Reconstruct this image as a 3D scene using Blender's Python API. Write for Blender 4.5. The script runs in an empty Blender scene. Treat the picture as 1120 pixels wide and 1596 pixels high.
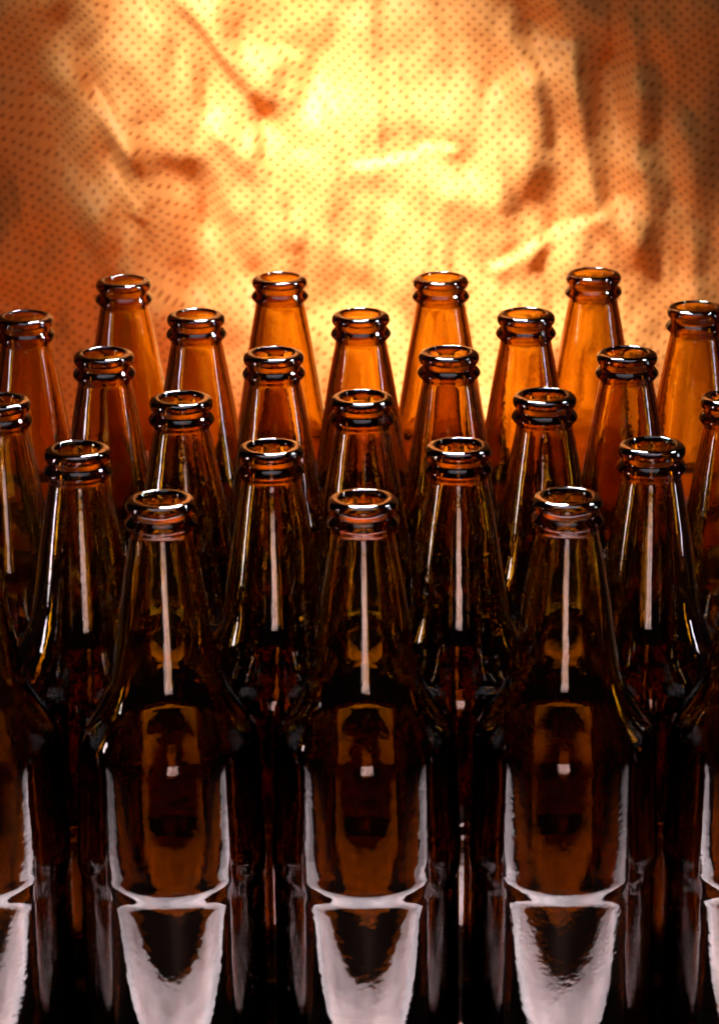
import bpy, math, random
import numpy as np
from mathutils import Matrix, Vector

random.seed(7)
sc = bpy.context.scene
R = math.radians

# ------------------------------------------------------------------ camera
LIFT = 0.017          # the lips stand 257 mm above the table
f_px, pitch, roll = 4800.0, R(18.6), R(0.5)
fw = Vector((0, math.cos(pitch), -math.sin(pitch)))
rt = Vector((1, 0, 0))
up = rt.cross(fw)
r2 = rt * math.cos(roll) - up * math.sin(roll)
u2 = up * math.cos(roll) + rt * math.sin(roll)
cam_d = bpy.data.cameras.new('camera')
cam = bpy.data.objects.new('camera', cam_d)
sc.collection.objects.link(cam)
cam_d.sensor_fit = 'VERTICAL'
cam_d.sensor_height = 24.0
cam_d.lens = f_px / 1596 * 24.0
cam_d.clip_start = 0.05
cam_d.clip_end = 50
M = Matrix((r2, u2, -fw)).transposed().to_4x4()
M.translation = Vector((0, -1.1031, 0.6049 + LIFT))
cam.matrix_world = M
cam_d.dof.use_dof = True
cam_d.dof.focus_distance = 1.29
cam_d.dof.aperture_fstop = 12
sc.camera = cam

# ------------------------------------------------------------------ world: a dark studio
w = bpy.data.worlds.new("World")
sc.world = w
w.use_nodes = True
bg = w.node_tree.nodes['Background']
bg.inputs[0].default_value = (0.015, 0.0075, 0.0075, 1)
bg.inputs[1].default_value = 1.0

# ------------------------------------------------------------------ exposure, renderer
sc.view_settings.view_transform = 'Standard'
sc.view_settings.look = 'None'
sc.view_settings.exposure = 0
sc.view_settings.gamma = 1
sc.render.engine = 'CYCLES'
cy = sc.cycles
cy.max_bounces = 40
cy.transmission_bounces = 40
cy.glossy_bounces = 10
cy.diffuse_bounces = 3
cy.transparent_max_bounces = 40
cy.volume_bounces = 0
cy.caustics_reflective = False
cy.caustics_refractive = False
cy.blur_glossy = 0.3
cy.sample_clamp_indirect = 12
cy.use_denoising = True
try:
    cy.denoiser = 'OPENIMAGEDENOISE'
except Exception:
    pass

# ------------------------------------------------------------------ studio lamps
def aim(o, target):
    d = Vector(target) - o.location
    o.rotation_euler = d.to_track_quat('-Z', 'Y').to_euler()

def area(name, loc, target, sx, sy, power, col, spread=180):
    l = bpy.data.lights.new(name, 'AREA')
    l.shape = 'RECTANGLE'
    l.size, l.size_y = sx, sy
    l.energy = power
    l.color = col
    l.spread = R(spread)
    o = bpy.data.objects.new(name, l)
    sc.collection.objects.link(o)
    o.location = (loc[0], loc[1], loc[2] + LIFT)
    aim(o, (target[0], target[1], target[2] + LIFT))
    return o

def spot(name, loc, target, power, col, cone, blend, radius):
    l = bpy.data.lights.new(name, 'SPOT')
    l.energy = power
    l.color = col
    l.spot_size = R(cone)
    l.spot_blend = blend
    l.shadow_soft_size = radius
    o = bpy.data.objects.new(name, l)
    sc.collection.objects.link(o)
    o.location = (loc[0], loc[1], loc[2] + LIFT)
    aim(o, (target[0], target[1], target[2] + LIFT))
    return o

# key over the cloth, high and a little to the left; skims down over the folds
spot('key_spotlight', (-0.42, 0.0, 1.16), (0.018, 0.62, 0.200), 400, (0.95, 0.85, 0.92), 16.0, 1.0, 0.06).scale = (1, 0.66, 1)
# second cloth lamp, on the part of the cloth above the frame that the lips mirror
spot('upper_cloth_spotlight', (0.25, 0.05, 1.25), (0.0, 0.62, 0.56), 420, (1.0, 0.62, 0.5), 16, 0.8, 0.03)
# fill lamp added to turn the folds' shade orange, behind the last row
area('added_orange_fill', (0.0, 0.46, 0.03), (0.0, 0.62, 0.13), 0.32, 0.05, 0.36, (1.0, 0.23, 0.03))
# softbox above and behind the bottles: the glints on the lips
area('overhead_softbox', (0.0, 0.47, 0.80), (0, 0.12, 0.24), 0.20, 0.16, 6.5, (1.0, 0.93, 1.0), 60)
area('ceiling_softbox', (0.0, -0.25, 1.05), (0, -0.25, 0.24), 0.8, 0.9, 1.7, (0.97, 0.9, 1.0), 84)
area('overhead_side_lamp', (0.50, 0.30, 0.74), (0, 0.15, 0.24), 0.09, 0.09, 1.0, (0.9, 0.9, 1.0), 60)
# front strip softbox, low under the camera
front = area('front_softbox', (0.02, -0.72, 0.13), (0.01, 0, 0.16), 0.18, 0.26, 0.18, (1.0, 0.64, 0.58), 80)
# area lamp standing in for a brightly lit table strip before the first row
panel = area('lit_table_stand_in', (0.0, -0.1345, 0.004 - LIFT), (0.0, -0.1345, 1.0), 1.3, 0.069, 3.5, (1.0, 0.80, 0.84))

def uneven(o, scale, lo, hi, half_x, y_near=None, y_far=None, far=1.0):
    """lamp strength varied to grade its reflections: cloudy, brightest in the middle, weaker to its ends"""
    o.data.use_nodes = True
    nt = o.data.node_tree; N, L = nt.nodes, nt.links
    em = next(n for n in N if n.type == 'EMISSION')
    geo = N.new('ShaderNodeNewGeometry')
    mp = N.new('ShaderNodeMapping'); mp.inputs['Scale'].default_value = scale
    L.new(geo.outputs['Position'], mp.inputs['Vector'])
    nz = N.new('ShaderNodeTexNoise'); nz.inputs['Scale'].default_value = 1.0
    nz.inputs['Detail'].default_value = 3
    L.new(mp.outputs[0], nz.inputs['Vector'])
    a = N.new('ShaderNodeMapRange')
    a.inputs['From Min'].default_value = 0.3; a.inputs['From Max'].default_value = 0.7
    a.inputs['To Min'].default_value = lo; a.inputs['To Max'].default_value = hi
    L.new(nz.outputs['Fac'], a.inputs['Value'])
    sp = N.new('ShaderNodeSeparateXYZ'); L.new(geo.outputs['Position'], sp.inputs[0])
    ab = N.new('ShaderNodeMath'); ab.operation = 'ABSOLUTE'; L.new(sp.outputs['X'], ab.inputs[0])
    b = N.new('ShaderNodeMapRange'); b.interpolation_type = 'SMOOTHSTEP'
    b.inputs['From Min'].default_value = 0.0; b.inputs['From Max'].default_value = half_x
    b.inputs['To Min'].default_value = 1.0; b.inputs['To Max'].default_value = 0.12
    L.new(ab.outputs[0], b.inputs['Value'])
    m = N.new('ShaderNodeMath'); m.operation = 'MULTIPLY'
    L.new(a.outputs[0], m.inputs[0]); L.new(b.outputs[0], m.inputs[1])
    last = m
    if y_near is not None:
        c = N.new('ShaderNodeMapRange')
        c.inputs['From Min'].default_value = y_far; c.inputs['From Max'].default_value = y_near
        c.inputs['To Min'].default_value = far; c.inputs['To Max'].default_value = 1.0
        L.new(sp.outputs['Y'], c.inputs['Value'])
        last = N.new('ShaderNodeMath'); last.operation = 'MULTIPLY'
        L.new(m.outputs[0], last.inputs[0]); L.new(c.outputs[0], last.inputs[1])
    L.new(last.outputs[0], em.inputs['Strength'])

uneven(front, (60, 1, 30), 0.0, 2.3, 0.5)
uneven(panel, (14, 30, 1), 0.6, 1.4, 0.55, -0.112, -0.169, 0.42)
# tall thin side softboxes
area('left_softbox', (-0.75, -0.02, 0.26), (0, 0.05, 0.24), 0.06, 0.30, 0.4, (1.0, 0.86, 0.88), 100)
area('right_softbox', (0.80, 0.10, 0.26), (0, 0.10, 0.24), 0.05, 0.30, 0.25, (0.95, 0.88, 1.0), 100)

# ------------------------------------------------------------------ helpers
def nodes(name):
    m = bpy.data.materials.new(name)
    m.use_nodes = True
    nt = m.node_tree
    nt.nodes.clear()
    return m, nt, nt.nodes, nt.links

def mesh_obj(name, verts, faces, mat, smooth=True):
    me = bpy.data.meshes.new(name)
    me.from_pydata(verts, [], faces)
    me.update()
    if smooth:
        me.polygons.foreach_set('use_smooth', [True] * len(me.polygons))
    me.materials.append(mat)
    o = bpy.data.objects.new(name, me)
    sc.collection.objects.link(o)
    return o

# ------------------------------------------------------------------ materials
def amber_glass():
    m, nt, N, L = nodes('amber_glass')
    out = N.new('ShaderNodeOutputMaterial')
    g = N.new('ShaderNodeBsdfGlass')
    g.inputs['IOR'].default_value = 1.52
    g.inputs['Roughness'].default_value = 0.0
    g.inputs['Color'].default_value = (1, 1, 1, 1)
    tc = N.new('ShaderNodeTexCoord')
    info = N.new('ShaderNodeObjectInfo')
    off = N.new('ShaderNodeVectorMath'); off.operation = 'SCALE'
    off.inputs[0].default_value = (3.1, 1.7, 2.3)
    L.new(info.outputs['Random'], off.inputs['Scale'])
    add = N.new('ShaderNodeVectorMath'); add.operation = 'ADD'
    L.new(tc.outputs['Object'], add.inputs[0]); L.new(off.outputs[0], add.inputs[1])
    # moulded glass: broad vertical waves plus orange-peel
    mp = N.new('ShaderNodeMapping'); mp.inputs['Scale'].default_value = (1, 1, 0.22)
    L.new(add.outputs[0], mp.inputs['Vector'])
    n1 = N.new('ShaderNodeTexNoise'); n1.inputs['Scale'].default_value = 95
    n1.inputs['Detail'].default_value = 1.0
    L.new(mp.outputs[0], n1.inputs['Vector'])
    n2 = N.new('ShaderNodeTexNoise'); n2.inputs['Scale'].default_value = 620
    n2.inputs['Detail'].default_value = 2.0
    L.new(add.outputs[0], n2.inputs['Vector'])
    b1 = N.new('ShaderNodeBump'); b1.inputs['Strength'].default_value = 1.0
    b1.inputs['Distance'].default_value = 0.00013
    L.new(n1.outputs['Fac'], b1.inputs['Height'])
    b2 = N.new('ShaderNodeBump'); b2.inputs['Strength'].default_value = 1.0
    pk = N.new('ShaderNodeMapRange')
    pk.inputs['To Min'].default_value = 0.000012; pk.inputs['To Max'].default_value = 0.00004
    L.new(info.outputs['Random'], pk.inputs['Value'])
    L.new(pk.outputs[0], b2.inputs['Distance'])
    L.new(n2.outputs['Fac'], b2.inputs['Height'])
    n3 = N.new('ShaderNodeTexNoise'); n3.inputs['Scale'].default_value = 240
    n3.inputs['Detail'].default_value = 1.0
    L.new(add.outputs[0], n3.inputs['Vector'])
    b3 = N.new('ShaderNodeBump'); b3.inputs['Strength'].default_value = 1.0
    b3.inputs['Distance'].default_value = 0.000045
    L.new(n3.outputs['Fac'], b3.inputs['Height'])
    L.new(b1.outputs[0], b3.inputs['Normal'])
    L.new(b3.outputs[0], b2.inputs['Normal'])
    L.new(b2.outputs[0], g.inputs['Normal'])
    L.new(g.outputs[0], out.inputs['Surface'])
    va = N.new('ShaderNodeVolumeAbsorption')
    va.inputs['Color'].default_value = (0.855, 0.725, 0.10, 1)
    va.inputs['Density'].default_value = 890
    L.new(va.outputs[0], out.inputs['Volume'])
    return m

def cloth_material():
    m, nt, N, L = nodes('nonwoven_cloth')
    out = N.new('ShaderNodeOutputMaterial')
    p = N.new('ShaderNodeBsdfPrincipled')
    p.inputs['Roughness'].default_value = 0.55
    p.inputs['Specular IOR Level'].default_value = 0.20
    tc = N.new('ShaderNodeTexCoord')
    jn = N.new('ShaderNodeTexNoise'); jn.inputs['Scale'].default_value = 60
    jn.inputs['Detail'].default_value = 3
    L.new(tc.outputs['UV'], jn.inputs['Vector'])
    sub = N.new('ShaderNodeVectorMath'); sub.operation = 'SUBTRACT'
    sub.inputs[1].default_value = (.5, .5, .5)
    L.new(jn.outputs['Color'], sub.inputs[0])
    scl = N.new('ShaderNodeVectorMath'); scl.operation = 'SCALE'
    scl.inputs['Scale'].default_value = 0.0022
    L.new(sub.outputs[0], scl.inputs[0])
    add = N.new('ShaderNodeVectorMath'); add.operation = 'ADD'
    L.new(tc.outputs['UV'], add.inputs[0]); L.new(scl.outputs[0], add.inputs[1])
    mp = N.new('ShaderNodeMapping')
    mp.inputs['Rotation'].default_value = (0, 0, R(-2.0))
    mp.inputs['Scale'].default_value = (1 / 0.00715, 1 / 0.0066, 1)
    L.new(add.outputs[0], mp.inputs['Vector'])
    dists = []
    for k in (0.0, 0.5):
        a = N.new('ShaderNodeVectorMath'); a.operation = 'ADD'
        a.inputs[1].default_value = (k, k, 0)
        L.new(mp.outputs[0], a.inputs[0])
        fr = N.new('ShaderNodeVectorMath'); fr.operation = 'FRACTION'
        L.new(a.outputs[0], fr.inputs[0])
        s = N.new('ShaderNodeVectorMath'); s.operation = 'SUBTRACT'
        s.inputs[1].default_value = (.5, .5, 0)
        L.new(fr.outputs[0], s.inputs[0])
        mu = N.new('ShaderNodeVectorMath'); mu.operation = 'MULTIPLY'
        mu.inputs[1].default_value = (1, 1, 0)
        L.new(s.outputs[0], mu.inputs[0])
        ln = N.new('ShaderNodeVectorMath'); ln.operation = 'LENGTH'
        L.new(mu.outputs[0], ln.inputs[0])
        dists.append(ln.outputs['Value'])
    mn = N.new('ShaderNodeMath'); mn.operation = 'MINIMUM'
    L.new(dists[0], mn.inputs[0]); L.new(dists[1], mn.inputs[1])
    mr = N.new('ShaderNodeMapRange'); mr.interpolation_type = 'SMOOTHSTEP'
    mr.inputs['From Min'].default_value = 0.05
    mr.inputs['From Max'].default_value = 0.20
    L.new(mn.outputs[0], mr.inputs['Value'])        # 0 in the bonded dot, 1 in the loose web
    fib = N.new('ShaderNodeTexNoise'); fib.inputs['Scale'].default_value = 420
    fib.inputs['Detail'].default_value = 5; fib.inputs['Roughness'].default_value = 0.65
    L.new(tc.outputs['UV'], fib.inputs['Vector'])
    cm = N.new('ShaderNodeMix'); cm.data_type = 'RGBA'
    cm.inputs['A'].default_value = (0.46, 0.13, 0.022, 1)
    cm.inputs['B'].default_value = (0.90, 0.41, 0.10, 1)
    L.new(mr.outputs[0], cm.inputs['Factor'])
    fm = N.new('ShaderNodeMapRange')
    fm.inputs['From Min'].default_value = 0.3; fm.inputs['From Max'].default_value = 0.7
    fm.inputs['To Min'].default_value = 0.82; fm.inputs['To Max'].default_value = 1.0
    L.new(fib.outputs['Fac'], fm.inputs['Value'])
    mm = N.new('ShaderNodeVectorMath'); mm.operation = 'SCALE'
    L.new(cm.outputs['Result'], mm.inputs[0]); L.new(fm.outputs[0], mm.inputs['Scale'])
    L.new(mm.outputs[0], p.inputs['Base Color'])
    b = N.new('ShaderNodeBump'); b.inputs['Strength'].default_value = 0.6
    b.inputs['Distance'].default_value = 0.0005
    L.new(mr.outputs[0], b.inputs['Height'])
    b2 = N.new('ShaderNodeBump'); b2.inputs['Strength'].default_value = 0.35
    b2.inputs['Distance'].default_value = 0.0006
    L.new(fib.outputs['Fac'], b2.inputs['Height'])
    L.new(b.outputs[0], b2.inputs['Normal'])
    L.new(b2.outputs[0], p.inputs['Normal'])
    L.new(p.outputs[0], out.inputs['Surface'])
    return m

def table_material():
    m, nt, N, L = nodes('dark_table')
    out = N.new('ShaderNodeOutputMaterial')
    p = N.new('ShaderNodeBsdfPrincipled')
    n = N.new('ShaderNodeTexNoise'); n.inputs['Scale'].default_value = 14
    n.inputs['Detail'].default_value = 6
    tc = N.new('ShaderNodeTexCoord')
    mp = N.new('ShaderNodeMapping'); mp.inputs['Scale'].default_value = (1, 9, 1)
    L.new(tc.outputs['Object'], mp.inputs['Vector']); L.new(mp.outputs[0], n.inputs['Vector'])
    cr = N.new('ShaderNodeValToRGB')
    cr.color_ramp.elements[0].color = (0.012, 0.007, 0.005, 1)
    cr.color_ramp.elements[1].color = (0.035, 0.018, 0.011, 1)
    L.new(n.outputs['Fac'], cr.inputs['Fac'])
    L.new(cr.outputs[0], p.inputs['Base Color'])
    p.inputs['Roughness'].default_value = 0.45
    L.new(p.outputs[0], out.inputs['Surface'])
    return m

glass = amber_glass()
cloth_m = cloth_material()
table_m = table_material()

# ------------------------------------------------------------------ table
def box(x0, x1, y0, y1, z0, z1):
    v = [(x, y, z) for x in (x0, x1) for y in (y0, y1) for z in (z0, z1)]
    f = [(0, 1, 3, 2), (4, 6, 7, 5), (0, 4, 5, 1), (2, 3, 7, 6), (0, 2, 6, 4), (1, 5, 7, 3)]
    return v, f
v, f = box(-0.9, 0.9, -0.30, 0.95, -0.035, 0.0)
t = mesh_obj('table', v, f, table_m, smooth=False)
bv = t.modifiers.new('bevel', 'BEVEL'); bv.width = 0.003; bv.segments = 2
t['kind'] = 'structure'

# ------------------------------------------------------------------ crumpled backdrop cloth
CY = 0.62
PX = 0.000367                      # metres of cloth per photo pixel
def px2cloth(x, y):
    return (x - 560) * PX + 0.002, 0.327 + LIFT - y * 0.000369

# folds sculpted along strokes: (x0,y0, x1,y1, half width, facing away(-)/towards(+) the key lamp)
STROKES = [
 (10,50,110,15,34,-1.0),(60,60,75,140,34,-.9),(25,180,40,330,26,-.9),(90,350,135,450,24,-.8),
 (205,90,235,230,17,-.9),(125,175,150,230,16,-.6),(240,325,270,420,24,-1.1),(285,255,312,345,13,-.8),
 (255,240,300,262,14,-.6),(298,5,372,130,6,-.8),(365,115,405,165,14,-1.0),(396,160,402,228,9,-.9),
 (450,158,466,220,10,-.55),(385,340,400,420,14,-.8),(350,215,380,235,10,-.3),
 (800,0,815,50,14,-.9),(895,20,935,85,18,-1.0),(905,85,945,300,19,-1.0),(838,95,852,200,11,-.8),
 (785,330,862,240,20,-.35),(1000,60,1065,100,24,-1.0),(1000,150,1012,210,15,-1.0),(1095,40,1100,400,26,-.8),
 (925,345,990,400,18,-.9),(1030,290,1012,450,24,-.7),(775,345,790,400,22,-.4),(860,345,840,420,10,-.5),
 (540,330,640,335,24,-.15),(470,400,560,440,22,-.3),(170,400,180,460,14,-.5),(0,430,60,470,24,-.6),
 (150,145,208,212,7,1.0),(118,288,150,312,15,.9),(100,60,118,110,8,.5),(188,265,216,312,6,.8),
 (400,82,446,85,8,.9),(335,192,382,228,11,.7),(500,110,700,60,42,.45),(556,250,645,244,4,1.0),
 (655,232,705,226,5,1.0),(960,15,980,235,10,1.0),(885,75,760,145,9,.9),(770,412,975,315,5,1.3),
 (970,322,985,405,10,.6),(1000,252,1062,175,8,.6),(882,95,905,255,6,.5),(198,420,212,350,10,.6),
 (836,68,882,66,4,1.0),(203,320,228,331,3,1.0),(60,150,100,160,5,.6),(420,220,560,180,36,.35),
 (600,150,740,170,30,.4),(560,400,760,380,30,.25),(160,470,330,470,12,.5),(700,300,760,230,10,.4),
 (20,260,30,330,7,.4),(1060,330,1075,450,10,.4),(480,20,560,10,20,.4),(610,20,690,10,16,.3),
 (500,330,700,300,30,.3),(390,480,620,540,30,.4),(560,620,760,620,40,.4),
]
def build_cloth():
    x0, x1, z0, z1, st = -0.56, 0.56, 0.0, 0.80, 0.0018
    nx = int((x1 - x0) / st) + 1; nz = int((z1 - z0) / st) + 1
    X, Z = np.meshgrid(np.linspace(x0, x1, nx), np.linspace(z0, z1, nz))
    rs = np.random.RandomState(5)
    S = np.zeros_like(X)
    # soft random undulation
    def smooth_noise(scale):
        k = rs.normal(size=X.shape)
        fx = np.fft.fftfreq(nx, st)[None, :]; fz = np.fft.fftfreq(nz, st)[:, None]
        q = np.exp(-0.5 * ((fx ** 2 + (1.9 * fz) ** 2) * (scale * 2 * np.pi) ** 2))
        n = np.real(np.fft.ifft2(np.fft.fft2(k) * q))
        return n / n.std()
    wob1, wob2 = smooth_noise(0.009), smooth_noise(0.009)
    for a, b, c, d, hw, amp in STROKES:
        ax, az = px2cloth(a, b); bx, bz = px2cloth(c, d); r = hw * PX
        XX = X + wob1 * r * 0.45; ZZ = Z + wob2 * r * 0.45
        ux, uz = bx - ax, bz - az; L2 = ux * ux + uz * uz + 1e-12
        tt = np.clip(((XX - ax) * ux + (ZZ - az) * uz) / L2, 0, 1)
        dd = np.hypot(XX - ax - tt * ux, ZZ - az - tt * uz)
        S += amp * np.exp(-(dd / (r * 1.2)) ** 2 * 0.8)
    S = S * 1.35 + 0.16 * smooth_noise(0.008) + 0.15 * smooth_noise(0.004) + 0.07 * smooth_noise(0.0022)
    S = np.tanh(S * 0.75)
    S = np.where(S < 0, 0.72 * S, S)
    # a surface whose slope along the lamp's direction (from the upper left) follows S
    fx = 2 * np.pi * np.fft.fftfreq(nx, st)[None, :]; fz = 2 * np.pi * np.fft.fftfreq(nz, st)[:, None]
    dx, dz = math.sin(R(26)), -math.cos(R(26))
    a = 1j * (fx * dx + fz * dz)
    per = (fx * dz - fz * dx) ** 2
    lam = (1 / 0.045) ** 2
    H = np.conj(a) * np.fft.fft2(S) / (np.abs(a) ** 2 + 0.02 * per + lam)
    h = 1.35 * np.real(np.fft.ifft2(H))
    # crisp creases where crumpled facets meet
    for sc_, am in ((0.020, 0.0024), (0.010, 0.0012), (0.0055, 0.0006), (0.003, 0.00022)):
        h += am * np.abs(smooth_noise(sc_) + 0.3 * smooth_noise(sc_ * 0.5))
    h -= h.mean()
    verts = np.stack([X, CY - h, Z], -1).reshape(-1, 3)
    # let the foot meet the table
    idx = np.arange(nx * nz).reshape(nz, nx)
    q = np.stack([idx[:-1, :-1], idx[:-1, 1:], idx[1:, 1:], idx[1:, :-1]], -1).reshape(-1, 4)
    me = bpy.data.meshes.new('backdrop_cloth')
    me.vertices.add(len(verts)); me.vertices.foreach_set('co', verts.ravel().astype(np.float32))
    me.loops.add(q.size); me.loops.foreach_set('vertex_index', q.ravel().astype(np.int32))
    me.polygons.add(len(q)); me.polygons.foreach_set('loop_start', (np.arange(len(q)) * 4).astype(np.int32))
    me.update(calc_edges=True)
    me.polygons.foreach_set('use_smooth', np.ones(len(q), bool))
    uv = me.uv_layers.new(name='UVMap')
    uvs = np.stack([X + 0.3 * h, Z + 0.35 * h], -1).reshape(-1, 2)[q.ravel()]
    uv.data.foreach_set('uv', uvs.ravel().astype(np.float32))
    me.materials.append(cloth_m)
    me.validate()
    o = bpy.data.objects.new('backdrop_cloth', me)
    sc.collection.objects.link(o)
    o['label'] = 'crumpled orange nonwoven cloth with a grid of small dots hanging behind the bottles'
    o['category'] = 'cloth'
    return o
build_cloth()

# ------------------------------------------------------------------ bottle
H = 0.257
OUT = [  # (mm below the top, outer radius mm), from the crest of the lip down
 (0.0,10.1),(0.15,11.1),(0.5,12.1),(1.1,12.75),(1.9,13.15),(2.9,13.35),(3.8,13.25),(4.7,12.85),(5.4,12.3),
 (5.9,11.95),(6.3,11.85),(6.7,11.95),(7.1,12.35),(7.9,13.0),(8.8,13.6),(9.4,13.85),(10.0,13.85),(10.5,13.65),
 (11.3,13.0),(12.0,12.45),(12.4,12.1),(12.8,11.85),(13.3,11.75),(14.2,11.85),(17,12.35),(22,13.3),(30,14.75),
 (40,16.4),(50,18.0),(60,19.6),(67,20.7),(71,21.5),(75,22.8),(79,24.7),(83,27.1),(87,29.8),(90,31.8),(93,33.5),
 (95.5,34.5),(98,34.95),(102,35.25),(109,35.55),(118,35.95),(128,36.4),(138,36.9),(145,37.1),(146.6,37.2),(148,37.12),(149.5,36.88),(151,36.58),(152.5,36.28),(154,36.07),(156,36.15),(170,36.15),(200,36.15),(202,36.15),(235,36.2),
 (237,36.4),(238,36.7),(239.2,37.05),(243,37.2),(247,37.0),(251.5,36.2),(254.5,34.5),(256.3,31.5),(257,29.0),(257,27.0),
 (256,25),(253.5,17),(252,8),(251.6,0.0)]
INN = [  # inner wall, from the punt up to the mouth
 (247.4,0.0),(247.8,8),(249,17),(249.2,24),(247.5,29),(244,29.4),(239,30.2),(229,30.2),(197,30.0),(170,29.9),
 (154,29.9),(140,30.1),(125,29.9),(112,29.5),(104,29.1),(99,28.6),(95,27.6),(91,26.1),(87,24.4),(83,22.7),(79,21.2),(75,19.8),(70,18.4),
 (60,16.6),(50,15.1),(40,13.6),(30,11.9),(22,10.45),(17,9.55),(13,8.7),(9,8.5),(6,8.5),(3.5,8.6),(1.8,8.8),(0.9,9.05),(0.35,9.35),(0.08,9.7)]

def refine(pts, closed_first=False):
    """Catmull-Rom through the profile so that long runs curve smoothly"""
    P = [np.array(p, float) for p in pts]
    res = []
    for i in range(len(P) - 1):
        p0 = P[max(i - 1, 0)]; p1 = P[i]; p2 = P[i + 1]; p3 = P[min(i + 2, len(P) - 1)]
        n = max(1, min(4, int(np.linalg.norm(p2 - p1) / 1.3)))
        t0 = 0.0; t1 = max(np.linalg.norm(p1 - p0), 1e-6) ** .5; t2 = t1 + max(np.linalg.norm(p2 - p1), 1e-6) ** .5
        t3 = t2 + max(np.linalg.norm(p3 - p2), 1e-6) ** .5
        for k in range(n):
            t = t1 + (t2 - t1) * k / n
            if i == 0 or i == len(P) - 2:
                res.append(p1 + (p2 - p1) * k / n); continue
            a1 = (t1 - t) / (t1 - t0) * p0 + (t - t0) / (t1 - t0) * p1
            a2 = (t2 - t) / (t2 - t1) * p1 + (t - t1) / (t2 - t1) * p2
            a3 = (t3 - t) / (t3 - t2) * p2 + (t - t2) / (t3 - t2) * p3
            b1 = (t2 - t) / (t2 - t0) * a1 + (t - t0) / (t2 - t0) * a2
            b2 = (t3 - t) / (t3 - t1) * a2 + (t - t1) / (t3 - t1) * a3
            res.append((t2 - t) / (t2 - t1) * b1 + (t - t1) / (t2 - t1) * b2)
    res.append(P[-1])
    return res

def bottle_mesh(seed):
    rs = random.Random(seed)
    ang = [i / 120 * 2 * math.pi for i in range(120)]
    for s in (0.0, math.pi):                      # closer rings of points at the two mould seams
        for d in (-0.014, -0.007, 0.007, 0.014):
            ang.append((s + d) % (2 * math.pi))
    ang.sort()
    n = len(ang)
    prof = [(p[0], max(p[1], 0), 'o') for p in refine(OUT)] + [(p[0], max(p[1], 0), 'i') for p in refine(INN)]
    ph = [rs.uniform(0, 6.28) for _ in range(12)]
    verts, rings = [], []
    for (d, r, side) in prof:
        z = H - d / 1000
        if r < 1e-6:
            verts.append((0, 0, z)); rings.append([len(verts) - 1]); continue
        ring = []
        for a in ang:
            rr = r
            if side == 'i':        # blown inner wall: never quite even
                k = min(1, max(0, (d - 14) / 30))
                rr += k * (0.22 * math.sin(a + ph[0] + d * 0.012) + 0.13 * math.sin(2 * a + ph[1] - d * 0.03)
                           + 0.07 * math.sin(3 * a + ph[2] + d * 0.05) + 0.05 * math.sin(5 * a + ph[3] + d * 0.02))
            else:
                k = min(1, max(0, (d - 14) / 20))
                rr += k * (0.035 * math.sin(2 * a + ph[4]) + 0.02 * math.sin(4 * a + ph[5] + d * 0.04)
                           + 0.012 * math.sin(9 * a + ph[6] + d * 0.07))
                if d > 6.5:
                    for s in (0.0, math.pi):
                        dd = abs((a - s + math.pi) % (2 * math.pi) - math.pi)
                        if dd < 0.006: rr += 0.05
            verts.append((rr / 1000 * math.cos(a), rr / 1000 * math.sin(a), z)); ring.append(len(verts) - 1)
        rings.append(ring)
    faces = []
    seq = list(zip(rings, rings[1:])) + [(rings[-1], rings[0])]
    for A, B in seq:
        if len(A) == 1 and len(B) == 1: continue
        for j in range(n):
            k = (j + 1) % n
            if len(A) == 1: faces.append((A[0], B[k], B[j]))
            elif len(B) == 1: faces.append((A[j], A[k], B[0]))
            else: faces.append((A[j], A[k], B[k], B[j]))
    me = bpy.data.meshes.new('glass_bottle')
    me.from_pydata(verts, [], faces)
    me.update()
    import bmesh
    bm = bmesh.new(); bm.from_mesh(me)
    bmesh.ops.recalc_face_normals(bm, faces=bm.faces)
    bm.to_mesh(me); bm.free()
    me.polygons.foreach_set('use_smooth', [True] * len(me.polygons))
    me.materials.append(glass)
    return me

meshes = [bottle_mesh(s) for s in (1, 2, 3, 4)]
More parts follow.
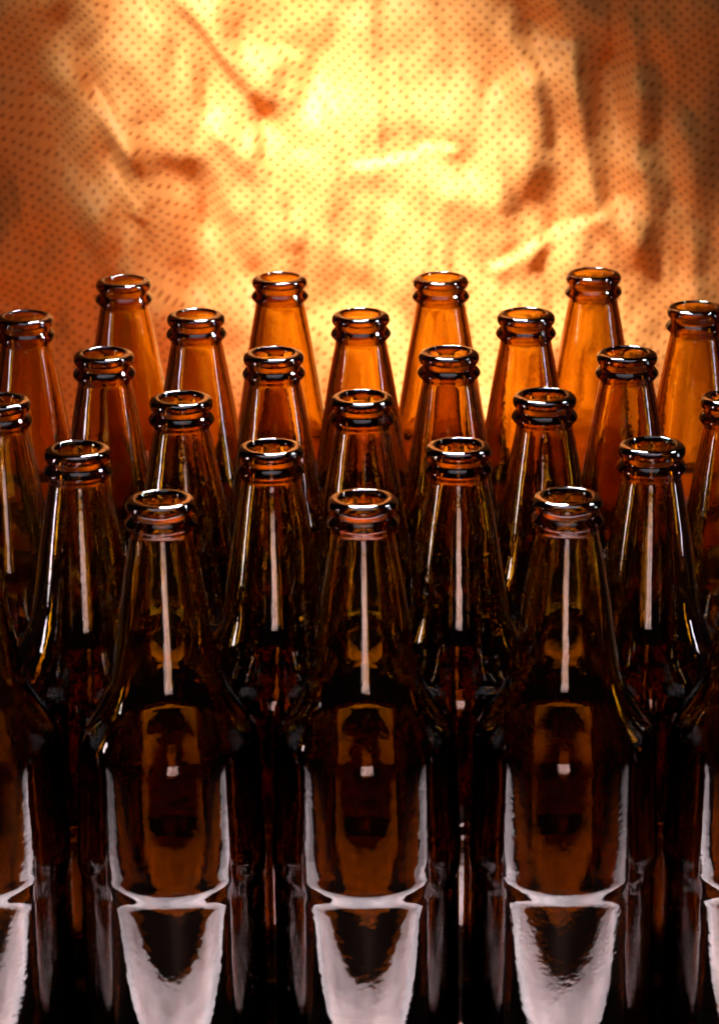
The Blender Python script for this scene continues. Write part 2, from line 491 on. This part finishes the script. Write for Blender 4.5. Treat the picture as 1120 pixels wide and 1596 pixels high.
# rows from front to back: x, y in millimetres on the table, label
BOTTLES = [
 [(-150.4, -0.3, 'amber bottle cut off by the left edge at the bottom, only its lower body showing'),
  (-74.1, -0.8, 'leftmost whole amber bottle of the front row, a seam line down its body'),
  (1.7, -2.5, 'middle amber bottle of the front row, a bright band across its body at the centre'),
  (78.4, -2.2, 'rightmost whole amber bottle of the front row, two glints on its front lip'),
  (154.4, -2.0, 'amber bottle cut off by the right edge at the bottom, a sliver of body showing')],
 [(-112.1, 64.0, 'leftmost amber bottle of the second row, a broad grey streak along its left side'),
  (-34.8, 63.2, 'second row bottle standing between the left and middle front bottles, dark shoulder'),
  (39.9, 62.4, 'second row bottle between the middle and right front bottles, with a ragged pink streak'),
  (116.7, 62.4, 'rightmost amber bottle of the second row, pale streak right of the last front bottle')],
 [(-150.4, 133.8, 'half hidden third row bottle at the left edge with only half its mouth showing'),
  (-74.6, 133.4, 'third row bottle rising directly behind the leftmost whole front bottle'),
  (2.0, 132.9, 'third row bottle in the centre, directly behind the middle front bottle'),
  (78.2, 133.4, 'third row bottle rising directly behind the rightmost whole front bottle'),
  (156.8, 129.1, 'third row bottle at the right edge, its mouth cut by the frame')],
 [(-112.0, 203.1, 'leftmost bottle of the fourth row, between the two dark bottles at the left'),
  (-36.5, 201.2, 'fourth row bottle left of centre, brown neck with two orange streaks'),
  (40.0, 199.8, 'fourth row bottle right of centre, neck dark brown with a central orange glow'),
  (118.5, 197.8, 'rightmost bottle of the fourth row, pale yellow line down its right side')],
 [(-152.8, 268.9, 'fifth row bottle at the far left, olive tinted neck against the brown cloth'),
  (-74.3, 267.7, 'fifth row orange bottle between the two leftmost back row bottles'),
  (1.4, 266.0, 'fifth row orange bottle in the centre, between the two middle back row bottles'),
  (77.0, 265.8, 'fifth row orange bottle between the two rightmost back row bottles'),
  (155.4, 273.4, 'fifth row bottle at the far right, its lip touching the right edge')],
 [(-112.0, 332.1, 'leftmost bottle of the back row, bright orange against the cloth'),
  (-37.1, 335.5, 'back row bottle second from left, glowing orange with a white ringed mouth'),
  (39.9, 333.4, 'back row bottle second from right, glowing orange before the brightest cloth'),
  (114.3, 338.9, 'rightmost bottle of the back row, topmost mouth in the photo')],
]
rnd = random.Random(3)
first = True
for row in BOTTLES:
    for (x, y, lab) in row:
        o = bpy.data.objects.new('glass_bottle', rnd.choice(meshes))
        sc.collection.objects.link(o)
        o.location = (x / 1000, y / 1000, 0.0003)
        o.rotation_euler = (R(rnd.uniform(-.2, .2)), R(rnd.uniform(-.2, .2)), rnd.uniform(0, 2 * math.pi))
        o['label'] = lab
        o['category'] = 'bottle'
        o['group'] = 'empty amber glass bottles standing in rows'
